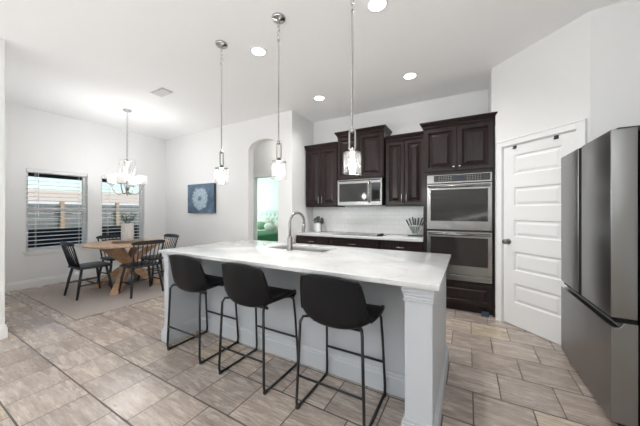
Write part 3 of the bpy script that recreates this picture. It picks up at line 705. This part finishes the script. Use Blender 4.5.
# ------------------------------------------------------------------ counter stools
def make_stool(label):
    t = thing('counter_stool', (0, 0, 0), label, 'stool', 'counter stools at the island')
    prof = [(0.180, 0.590), (0.190, 0.612), (0.170, 0.630), (0.10, 0.626), (0.02, 0.606), (-0.07, 0.584), (-0.145, 0.570), (-0.195, 0.595), (-0.220, 0.672), (-0.234, 0.77), (-0.240, 0.855), (-0.245, 0.893), (-0.245, 0.903)]
    hw = [0.205, 0.218, 0.228, 0.236, 0.242, 0.243, 0.238, 0.230, 0.222, 0.212, 0.198, 0.186, 0.172]
    up = [-0.01, 0.0, 0.004, 0.012, 0.03, 0.055, 0.07, 0.06, 0.035, 0.015, 0.0, -0.012, -0.022]
    fw = [0, 0, 0, 0, 0.0, 0.01, 0.03, 0.055, 0.062, 0.055, 0.042, 0.034, 0.03]
    NT = 12; vs = []
    for (y, z), h_, u_, f_ in zip(prof, hw, up, fw):
        for k in range(NT + 1):
            tt = -1 + 2 * k / NT; e = abs(tt) ** 2.6
            vs.append((h_ * math.sin(tt * PI / 2 * 0.98) if False else h_ * tt, y + f_ * e, z + u_ * e))
    fs = [(i * (NT + 1) + k, i * (NT + 1) + k + 1, (i + 1) * (NT + 1) + k + 1, (i + 1) * (NT + 1) + k) for i in range(len(prof) - 1) for k in range(NT)]
    b = MB().add(vs, fs); sh = b.build('seat_shell', 'black_leather', t, smooth=True, solid=0.026, solid_off=0.0, sub=2)
    nr = len(prof); edge = [k for k in range(NT + 1)] + [i * (NT + 1) + NT for i in range(1, nr)] + [(nr - 1) * (NT + 1) + k for k in range(NT - 1, -1, -1)] + [i * (NT + 1) for i in range(nr - 2, 0, -1)]
    ctr = Vector((0, -0.05, 0.72))
    MB().tube([vs[i] for i in edge], 0.0145, 8, closed=True).build('piping', 'black_leather', sh, smooth=True)
    for s in (-1, 1):
        pts = [(s * 0.15, -0.09, 0.575), (s * 0.18, -0.14, 0.600), (s * 0.204, -0.180, 0.606), (s * 0.214, -0.198, 0.575), (s * 0.220, -0.203, 0.40), (s * 0.232, -0.213, 0.06), (s * 0.232, -0.208, 0.025), (s * 0.232, -0.19, 0.012),
               (s * 0.232, 0.0, 0.010), (s * 0.232, 0.19, 0.012), (s * 0.232, 0.208, 0.025), (s * 0.232, 0.212, 0.06), (s * 0.222, 0.190, 0.40), (s * 0.214, 0.176, 0.555), (s * 0.208, 0.16, 0.58), (s * 0.195, 0.13, 0.592), (s * 0.17, 0.08, 0.595)]
        l_ = MB().tube(pts, 0.0095, 8).build('leg_frame', 'black_metal', t, smooth=True)
        for yy in (-0.195, 0.195):
            MB().tube([(s * 0.232, yy - 0.016, 0.0105), (s * 0.232, yy + 0.016, 0.0105)], 0.0125, 8).build('foot_glide', 'black_plastic', l_)
    MB().tube([(-0.226, -0.208, 0.225), (0.226, -0.208, 0.225)], 0.0075, 8).build('stretcher', 'black_metal', t, smooth=True)
    MB().tube([(-0.227, 0.201, 0.235), (0.227, 0.201, 0.235)], 0.0085, 8).build('footrest', 'black_metal', t, smooth=True)
    b = MB()
    for yy in (-0.10, 0.08): b.tube([(-0.17, yy, 0.562 if yy < 0 else 0.588), (0.17, yy, 0.562 if yy < 0 else 0.588)], 0.009, 8)
    b.build('seat_frame', 'black_metal', t, smooth=True)
    return t
s0_ = make_stool('black leather counter stool nearest the thick white end column of the island'); s0_.location = (-0.744, 1.63, 0)
dup(s0_, (-1.488, 1.63, 0), 'middle black leather counter stool of the three at the island')
dup(s0_, (-2.206, 1.64, 0), 'black leather counter stool at the dining-table end of the island')

# ------------------------------------------------------------------ dining
tag(MB((-5.1, 2.35, 0)).box(-6.28, -4.05, 1.28, 3.46, 0.0005, 0.010).build('area_rug', 'rug', bevel=0.004), 'taupe woven area rug under the round dining table', 'rug')
TX, TY = -5.12, 2.32; RZ = 0.0125
L = (TX, TY, RZ); t = thing('dining_table', L, 'round oak dining table on crossed trestle legs', 'table')
MB(L).lathe([(0.0, 0.725), (0.56, 0.725), (0.602, 0.735), (0.607, 0.75), (0.60, 0.762), (0.0, 0.762)], (TX, TY, 0), 64, False).build('tabletop', 'oak_top', t)
MB(L).box(TX - 0.40, TX + 0.40, TY - 0.05, TY + 0.05, 0.675, 0.725).box(TX - 0.05, TX + 0.05, TY - 0.40, TY + 0.40, 0.68, 0.725).build('apron', 'oak', t, bevel=0.004)
for k in range(4):
    a = R(45 + 90 * k); c_, s_ = math.cos(a), math.sin(a); b = MB(L)
    P0 = Vector((TX + 0.47 * c_, TY + 0.47 * s_, RZ)); P1 = Vector((TX - 0.40 * c_, TY - 0.40 * s_, 0.722)); wv = Vector((-s_, c_, 0)) * 0.055; hv = Vector((c_, s_, 0)) * 0.075
    b.add([P0 - wv - hv, P0 + wv - hv, P0 + wv + hv, P0 - wv + hv, P1 - wv - hv, P1 + wv - hv, P1 + wv + hv, P1 - wv + hv], [(3, 2, 1, 0), (4, 5, 6, 7), (0, 1, 5, 4), (1, 2, 6, 5), (2, 3, 7, 6), (3, 0, 4, 7)])
    b.build('leg', 'oak', t, bevel=0.005)
tr = tag(MB((TX, TY, 0.763)).lathe([(0.0, 0.7635), (0.21, 0.7635), (0.23, 0.768), (0.232, 0.784), (0.226, 0.788), (0.0, 0.788)], (TX, TY, 0), 40, False).build('serving_tray', 'tray_wood', smooth=True), 'round dark wooden tray at the centre of the dining table', 'tray')
VX, VY = TX - 0.03, TY + 0.0
L = (VX, VY, 0.7885); t = thing('potted_plant', L, 'green leafy sprigs in a whitewashed cylinder vase on the dining table', 'plant')
MB(L).lathe([(0.0, 0.7885), (0.085, 0.7885), (0.092, 0.80), (0.094, 0.92), (0.088, 1.07), (0.082, 1.085), (0.070, 1.085), (0.072, 1.03), (0.0, 1.02)], (VX, VY, 0), 28, False).build('vase', 'vase_white', t, smooth=True)
random.seed(9); lf = MB(L); st = MB(L)
for i in range(22):
    a = random.uniform(0, 2 * PI); ln = random.uniform(0.10, 0.21); lean = random.uniform(0.1, 0.75); p0 = Vector((VX + 0.03 * math.cos(a), VY + 0.03 * math.sin(a), 1.03))
    dv_ = Vector((math.cos(a) * lean, math.sin(a) * lean, 1)).normalized(); p1 = p0 + Vector((0, 0, 0.05)) + dv_ * ln; st.tube([p0, p0 + Vector((0, 0, 0.05)), p1], 0.002, 5)
    for j in range(6):
        q = p0 + Vector((0, 0, 0.05)) + dv_ * ln * (0.35 + j * 0.13); b_ = a + random.uniform(-1.5, 1.5); w1 = Vector((math.cos(b_), math.sin(b_), random.uniform(-0.1, 0.5))).normalized(); sd = w1.cross(Vector((0, 0, 1))).normalized() * 0.012
        e_ = q + w1 * random.uniform(0.035, 0.055); m_ = (q + e_) / 2 + Vector((0, 0, 0.006)); lf.add([q, m_ + sd, e_, m_ - sd], [(0, 1, 2, 3)])
lf.build('leaves', 'leaf', t, solid=0.001); st.build('stems', 'stem', t)

def make_chair(label):
    t = thing('dining_chair', (0, 0, 0), label, 'chair', 'spindle chairs at the dining table')
    out = [(-0.20, -0.20), (0.20, -0.20), (0.225, -0.05), (0.235, 0.10), (0.225, 0.19), (0.17, 0.225), (0, 0.235), (-0.17, 0.225), (-0.225, 0.19), (-0.235, 0.10), (-0.225, -0.05)]
    MB().prism(out, 'z', 0.425, 0.455).build('seat', 'chair_paint', t, bevel=0.010, seg=3)
    for sx in (-1, 1):
        for fy, ty in ((0.215, 0.15), (-0.225, -0.15)):
            MB().tube([(sx * 0.165, ty, 0.428), (sx * 0.195, (ty * 0.55 + fy * 0.45), 0.25), (sx * 0.225, fy, 0.0)], [0.017, 0.019, 0.0135], 10).build('leg', 'chair_paint', t, smooth=True)
        MB().tube([(sx * 0.203, 0.187, 0.19), (sx * 0.203, 0.0, 0.19), (sx * 0.203, -0.193, 0.19)], [0.009, 0.012, 0.009], 8).build('stretcher', 'chair_paint', t, smooth=True)
    MB().tube([(-0.203, 0.0, 0.19), (0, 0.0, 0.19), (0.203, 0.0, 0.19)], [0.009, 0.012, 0.009], 8).build('stretcher', 'chair_paint', t, smooth=True)
    def top(x): return (x * 1.14, -0.265 - 0.025 * (1 - (x / 0.19) ** 2), 0.80)
    for i in range(8):
        x = -0.182 + i * 0.052
        r_ = 0.0125 if i in (0, 7) else 0.0075
        MB().tube([(x * 0.98, -0.178, 0.450), top(x)], [r_, r_ * 0.9], 8).build('back_post' if i in (0, 7) else 'spindle', 'chair_paint', t, smooth=True)
    b = MB(); vs = []
    nn = 14
    for k in range(nn + 1):
        x = -0.205 + 0.41 * k / nn; p = top(x); e = 1 - abs(2 * k / nn - 1) ** 6; h0, h1 = p[2] - 0.022 * (0.4 + 0.6 * e), p[2] + 0.040 * (0.4 + 0.6 * e)
        vs += [(p[0], p[1] + 0.012, h0), (p[0], p[1] - 0.012, h0), (p[0], p[1] - 0.018, h1), (p[0], p[1] + 0.005, h1)]
    fs = [(3, 2, 1, 0), tuple(nn * 4 + q for q in range(4))] + [(i * 4 + k, i * 4 + (k + 1) % 4, i * 4 + 4 + (k + 1) % 4, i * 4 + 4 + k) for i in range(nn) for k in range(4)]
    b.add(vs, fs).build('crest_rail', 'chair_paint', t, bevel=0.005)
    return t
c0 = make_chair('black spindle dining chair at the left, standing side-on before the window'); c0.location = (-5.12, 1.785, RZ)
dup(c0, (-4.515, 2.225, RZ), 'black spindle dining chair with its back toward the island, in front of the table', R(86))
dup(c0, (-5.57, 2.36, RZ), 'black spindle dining chair behind the table, below the second window', R(-90))
dup(c0, (-5.0, 2.735, RZ), 'black spindle dining chair by the picture wall, partly hidden behind the island', R(180))

# ------------------------------------------------------------------ pendants
def make_pendant(label):
    """hung from the ceiling: local z = 0 at the ceiling"""
    t = thing('pendant_lamp', (0, 0, 0), label, 'pendant lamp', 'glass pendants over the island')
    MB().lathe([(0.0, 0.0), (0.062, 0.0), (0.062, -0.012), (0.055, -0.022), (0.014, -0.028), (0.010, -0.045), (0.0, -0.047)], (0, 0, 0), 28, False).build('canopy', 'chrome', t, smooth=True)
    b = MB()
    for i in range(4):
        z = -0.062 - i * 0.038; pl = 'xz' if i % 2 == 0 else 'yz'
        b.tube([(p[0], p[1], (p[2] - z) * 2.0 + z) for p in arc((0, 0, z), 0.0115, 0, 330, 11, pl)], 0.0026, 6, closed=True)
    b.build('chain', 'chrome', t, smooth=True)
    MB().lathe([(0.0, -0.20), (0.010, -0.202), (0.011, -0.218), (0.0065, -0.224), (0.0065, -1.11), (0.010, -1.115), (0.010, -1.135), (0.0, -1.136)], (0, 0, 0), 12, False).build('rod', 'nickel', t, smooth=True)
    b = MB()
    for s in (-1, 1):
        b.tube([(s * 0.004, 0, -1.128), (s * 0.019, 0, -1.132), (s * 0.024, 0, -1.145), (s * 0.024, 0, -1.265), (s * 0.020, 0, -1.282), (0, 0, -1.285)], 0.0075, 8)
    b.lathe([(0.0, -1.11), (0.015, -1.115), (0.017, -1.135), (0.008, -1.15), (0.0, -1.15)], (0, 0, 0), 16, False)
    b.build('yoke', 'nickel', t, smooth=True)
    MB().lathe([(0.0, -1.268), (0.016, -1.269), (0.018, -1.292), (0.064, -1.300), (0.070, -1.307), (0.064, -1.312), (0.02, -1.314), (0.019, -1.345), (0.0, -1.346)], (0, 0, 0), 28, False).build('socket_cap', 'nickel', t, smooth=True)
    MB().lathe([(0.068, -1.312), (0.070, -1.325), (0.070, -1.458), (0.066, -1.464), (0.0635, -1.458), (0.0655, -1.325), (0.064, -1.314)], (0, 0, 0), 36, False).build('lamp_shade', 'pendant_glass', t, smooth=True)
    MB().lathe([(0.0, -1.347), (0.013, -1.348), (0.015, -1.362), (0.025, -1.385), (0.027, -1.405), (0.021, -1.425), (0.0, -1.436)], (0, 0, 0), 20, False).build('bulb', 'bulb', t, smooth=True)
    return t
p0 = make_pendant('glass cylinder pendant lamp nearest the wall picture, above the far stool'); p0.location = (-2.245, 1.88, H)
dup(p0, (-1.492, 1.88, H), 'glass cylinder pendant lamp hanging before the archway, middle of the three')
dup(p0, (-0.776, 1.88, H), 'glass cylinder pendant lamp hanging in front of the cabinet above the microwave')

# ------------------------------------------------------------------ chandelier
CX, CY = -5.14, 2.31
L = (CX, CY, H); t = thing('chandelier', L, 'chrome four-arm chandelier with white drum shades over the dining table', 'chandelier')
MB(L).lathe([(0.0, H), (0.065, H), (0.065, H - 0.012), (0.05, H - 0.025), (0.012, H - 0.032), (0, H - 0.05)], (CX, CY, 0), 28, False).build('canopy', 'brushed_chrome', t, smooth=True)
b = MB(L); z = H - 0.065; i = 0
while z > 2.21:
    b.tube([(p[0], p[1], (p[2] - z) * 1.8 + z) for p in arc((CX, CY, z), 0.0125, 0, 330, 9, 'xz' if i % 2 == 0 else 'yz')], 0.0032, 5, closed=True); z -= 0.036; i += 1
b.build('chain', 'brushed_chrome', t, smooth=True)
b = MB(L).lathe([(0.0, 2.21), (0.010, 2.205), (0.012, 2.18), (0.022, 2.165), (0.022, 2.15), (0.008, 2.14), (0.008, 1.66), (0.020, 1.645), (0.026, 1.62), (0.018, 1.598), (0.008, 1.59), (0.012, 1.575), (0.0, 1.562)], (CX, CY, 0), 18, False)
b.build('stem', 'brushed_chrome', t, smooth=True)
A0 = 29.46 + 15
for k in range(4):
    a = R(A0 + 90 * k); d = Vector((math.cos(a), math.sin(a), 0)); c0_ = Vector((CX, CY, 0))
    f = lambda r_, z: c0_ + d * r_ + Vector((0, 0, z))
    MB(L).tube([f(0.01, 1.63), f(0.06, 1.60), f(0.13, 1.588), f(0.175, 1.615), f(0.21, 1.67), f(0.226, 1.72), f(0.228, 1.752)], 0.0075, 8).build('arm', 'brushed_chrome', t, smooth=True)
    MB(L).tube([f(0.015, 2.155), f(0.06, 2.18), f(0.105, 2.17), f(0.12, 2.12), f(0.105, 2.0), f(0.075, 1.86), f(0.035, 1.72), f(0.015, 1.65)], 0.0065, 8).build('loop', 'brushed_chrome', t, smooth=True)
    e = f(0.228, 0)
    MB(L).lathe([(0.0, 1.742), (0.03, 1.745), (0.034, 1.755), (0.016, 1.761), (0.016, 1.80), (0.0, 1.801)], (e.x, e.y, 0), 16, False).build('cup', 'brushed_chrome', t, smooth=True)
    sh = MB(L).lathe([(0.02, 1.761), (0.060, 1.763), (0.067, 1.772), (0.071, 1.915), (0.067, 1.915), (0.063, 1.778), (0.02, 1.767)], (e.x, e.y, 0), 28, False).build('lamp_shade', 'opal', t, smooth=True)
    ld = bpy.data.lights.new('chandelier_light', 'POINT'); ld.energy = 5.2; ld.color = (0.98, 0.99, 1.0); ld.shadow_soft_size = 0.05
    lo = bpy.data.objects.new('chandelier_light', ld); C.objects.link(lo); lo.location = e - c0_ + Vector((0, 0, 1.99 - H)); lo.parent = t; lo.location = Vector((e.x - CX, e.y - CY, 1.96 - H))

# ------------------------------------------------------------------ recessed lights and vent
def make_can(label):
    t = thing('recessed_light', (0, 0, 0), label, 'ceiling light', 'recessed ceiling lights')
    MB().lathe([(0.070, -0.001), (0.072, -0.005), (0.092, -0.004), (0.095, -0.0005)], (0, 0, 0), 32, False).build('trim_ring', 'trim_paint', t, smooth=True)
    MB().lathe([(0.0, -0.0015), (0.071, -0.0015), (0.071, -0.0035), (0.0, -0.0035)], (0, 0, 0), 28, False).build('lens', 'lamp_lens', t)
    d = bpy.data.lights.new('recessed_lamp', 'SPOT'); d.energy = 38; d.color = (1, 0.995, 0.98); d.spot_size = R(150); d.spot_blend = 0.9; d.shadow_soft_size = 0.06
    o = bpy.data.objects.new('recessed_lamp', d); C.objects.link(o); o.location = (0, 0, -0.02); o.parent = t
    return t
k0 = make_can('round recessed ceiling light between the two nearer pendants, cut by the top edge'); k0.location = (-0.67, 2.17, H)
dup(k0, (-2.00, 2.17, H), 'round recessed ceiling light between the two farther pendants')
dup(k0, (-2.005, 3.53, H), 'round recessed ceiling light near the corner above the archway end of the cabinets')
dup(k0, (-0.655, 3.53, H), 'round recessed ceiling light in front of the oven tower')
L = (-3.92, 2.21, H); t = thing('air_vent', L, 'small white ceiling air vent between chandelier and pendants', 'vent')
MB(L).box(-4.08, -3.76, 2.12, 2.30, H - 0.006, H - 0.0005).build('frame', 'vent', t, bevel=0.002)
MB(L).box(-4.06, -3.93, 2.14, 2.28, H - 0.008, H - 0.006).box(-3.91, -3.78, 2.14, 2.28, H - 0.0075, H - 0.006).build('backing', 'vent_dark', t)
b = MB(L)
for i in range(9):
    y = 2.145 + i * 0.0155
    b.add([(-4.06, y, H - 0.008), (-3.78, y, H - 0.008), (-3.78, y + 0.011, H - 0.016), (-4.06, y + 0.011, H - 0.016), (-4.06, y, H - 0.0095), (-3.78, y, H - 0.0095), (-3.78, y + 0.011, H - 0.0175), (-4.06, y + 0.011, H - 0.0175)], [(3, 2, 1, 0), (4, 5, 6, 7), (0, 1, 5, 4), (1, 2, 6, 5), (2, 3, 7, 6), (3, 0, 4, 7)])
b.build('louvres', 'vent', t)

# ------------------------------------------------------------------ wall picture
L = (-5.04, 3.70, 1.256); t = thing('canvas_picture', L, 'square blue canvas with a pale ragged ring, hung on the white wall', 'picture')
MB().box(-0.435, 0.435, -0.042, -0.040, 0, 0.63).build('painted_face', 'art_paint', t)
MB().box(-0.435, 0.435, -0.040, 0.0195, 0, 0.63).build('canvas_edge', 'navy_edge', t)

# ------------------------------------------------------------------ bedroom through the arch
L = (-5.85, 6.4, 0); t = thing('bed', L, 'bed with green cover and pale tufted headboard seen through the archway', 'bed')
MB(L).box(-6.72, -5.0, 5.35, 7.36, 0.0, 0.30).build('base', 'dark_wood', t, bevel=0.01)
MB(L).box(-6.70, -5.02, 5.37, 7.36, 0.30, 0.60).build('mattress', 'pillow', t, bevel=0.05, seg=4)
MB(L).box(-6.74, -4.98, 5.33, 6.85, 0.22, 0.63).build('bedspread', 'green_spread', t, bevel=0.05, seg=4)
b = MB(L); nx, nz = 60, 40; X0, X1, Z0, Z1 = -6.75, -4.95, 0.45, 1.32; vs = []
tu = [(X0 + 0.12 + 0.2 * i + (0.1 if j % 2 else 0), 0.70 + 0.15 * j) for i in range(9) for j in range(4)]
for i in range(nx + 1):
    for j in range(nz + 1):
        x, z = X0 + (X1 - X0) * i / nx, Z0 + (Z1 - Z0) * j / nz
        dmin = min(math.hypot(x - p, z - q) for p, q in tu); vs.append((x, 7.36 - 0.05 * min(1, dmin / 0.09) ** 0.6, z))
b.add(vs, [(i * (nz + 1) + j, (i + 1) * (nz + 1) + j, (i + 1) * (nz + 1) + j + 1, i * (nz + 1) + j + 1) for i in range(nx) for j in range(nz)])
hbd = b.build('headboard', 'tufted', t, smooth=True)
MB(L).box(X0, X1, 7.365, 7.44, 0.0, Z1).build('headboard_back', 'tufted', t, bevel=0.01)
b = MB(L)
for p, q in tu: b.ball((p, 7.352, q), 0.016, 0.01, 0.016, 8, 5)
b.build('buttons', 'navy_edge', hbd)
for (x, y, z, rx, rz_, mm, lab) in [(-6.30, 7.14, 0.84, 0.34, 0.20, 'pillow', 'large pale pillow leaning on the headboard, farther left on the bed'), (-5.50, 7.14, 0.84, 0.34, 0.20, 'pillow', 'large pale pillow leaning on the headboard, farther right on the bed'),
                                     (-6.32, 6.94, 0.79, 0.26, 0.15, 'green_pillow', 'green cushion in front of the left pale pillow on the bed'), (-5.85, 6.88, 0.77, 0.24, 0.13, 'pillow', 'small pale cushion in the middle of the bed')]:
    o = tag(MB((x, y, 0.63)).ball((x, y, z), rx, 0.085, rz_, 20, 12).build('pillow', mm, smooth=True), lab, 'pillow', 'pillows on the bed')
L = (-5.72, 7.495, 1.50); t = thing('framed_print', L, 'small dark framed print on the bedroom back wall', 'picture')
b = MB(L)
fxa, fxb, fza, fzb = -5.88, -5.50, 1.44, 1.95
b.box(fxa, fxa + 0.035, 7.47, 7.4995, fza, fzb).box(fxb - 0.035, fxb, 7.47, 7.4995, fza, fzb).box(fxa, fxb, 7.47, 7.4995, fza, fza + 0.035).box(fxa, fxb, 7.47, 7.4995, fzb - 0.035, fzb); b.build('frame', 'dark_wood', t)
MB(L).box(fxa + 0.035, fxb - 0.035, 7.485, 7.4992, fza + 0.035, fzb - 0.035).build('mat_board', 'ceramic', t); MB(L).box(fxa + 0.11, fxb - 0.11, 7.4835, 7.485, fza + 0.12, fzb - 0.12).build('image', 'grey_leaf', t)

# ------------------------------------------------------------------ outside the dining windows
struct(MB().box(-40, -6.62, -12, 30, -0.25, -0.10).build('ground', 'grass'))
struct(MB().box(-10.4, -6.63, -2.0, 6.5, -0.10, -0.02).build('trim_3', 'concrete'))
struct(MB().box(-10.3, -6.63, -2.0, 4.85, 2.62, 2.85).box(-10.22, -10.0, -2.0, 4.85, 2.22, 2.62).build('ceiling_patio', 'soffit'))
L = (-13.2, 3.5, -0.1); t = thing('fence', L, 'weathered grey plank fence across the yard outside the windows', 'fence')
b = MB(L)
for i in range(9): b.box(-13.22, -13.20, -2, 12, -0.05 + i * 0.18, 0.115 + i * 0.18)
b.build('plank_panel', 'fence_wood', t)
for i in range(7): MB(L).box(-13.20, -13.08, 0.19 + i * 1.76, 0.30 + i * 1.76, -0.1, 1.66).build('post', 'cedar', t)
L = (-41, 13, -0.1); t = thing('neighbour_house', L, 'tan-roofed pale house beyond the fence outside the windows', 'house')
MB(L).box(-46, -40.6, 3, 24, -0.1, 2.3).build('wall', 'stucco', t)
MB(L).prism([(-47, 2.25), (-40, 2.25), (-43.5, 3.75)], 'y', 2.4, 24.6).build('roof', 'roof_tan', t)
MB(L).box(-40.02, -39.95, 2.4, 24.6, 2.08, 2.32).build('fascia', 'trim_paint', t)
for y in (6.2, 11.0, 16.5): MB(L).box(-40.6, -40.55, y, y + 1.5, 0.9, 1.9).build('window', 'black_glass', t)
L = (-8.75, 2.4, -0.02); t = thing('patio_sofa', L, 'dark navy outdoor sofa on the patio outside the dining windows', 'sofa')
MB(L).box(-9.25, -8.35, 1.75, 4.45, 0.08, 0.36).build('base', 'navy_fabric', t, bevel=0.03, seg=3)
MB(L).box(-8.55, -8.30, 1.75, 4.45, 0.30, 0.88).build('backrest', 'navy_fabric', t, bevel=0.05, seg=3)
for y in (1.72, 4.28): MB(L).box(-9.25, -8.32, y, y + 0.2, 0.08, 0.62).build('armrest', 'navy_fabric', t, bevel=0.05, seg=3)
for y in (1.95, 3.10): MB(L).box(-9.22, -8.57, y, y + 1.12, 0.36, 0.50).build('seat_cushion', 'navy_fabric', t, bevel=0.05, seg=3)
for x, y in ((-9.2, 1.8), (-9.2, 4.4), (-8.4, 1.8), (-8.4, 4.4)): MB(L).box(x - 0.03, x + 0.03, y - 0.03, y + 0.03, -0.02, 0.09).build('leg', 'dark_wood', t)
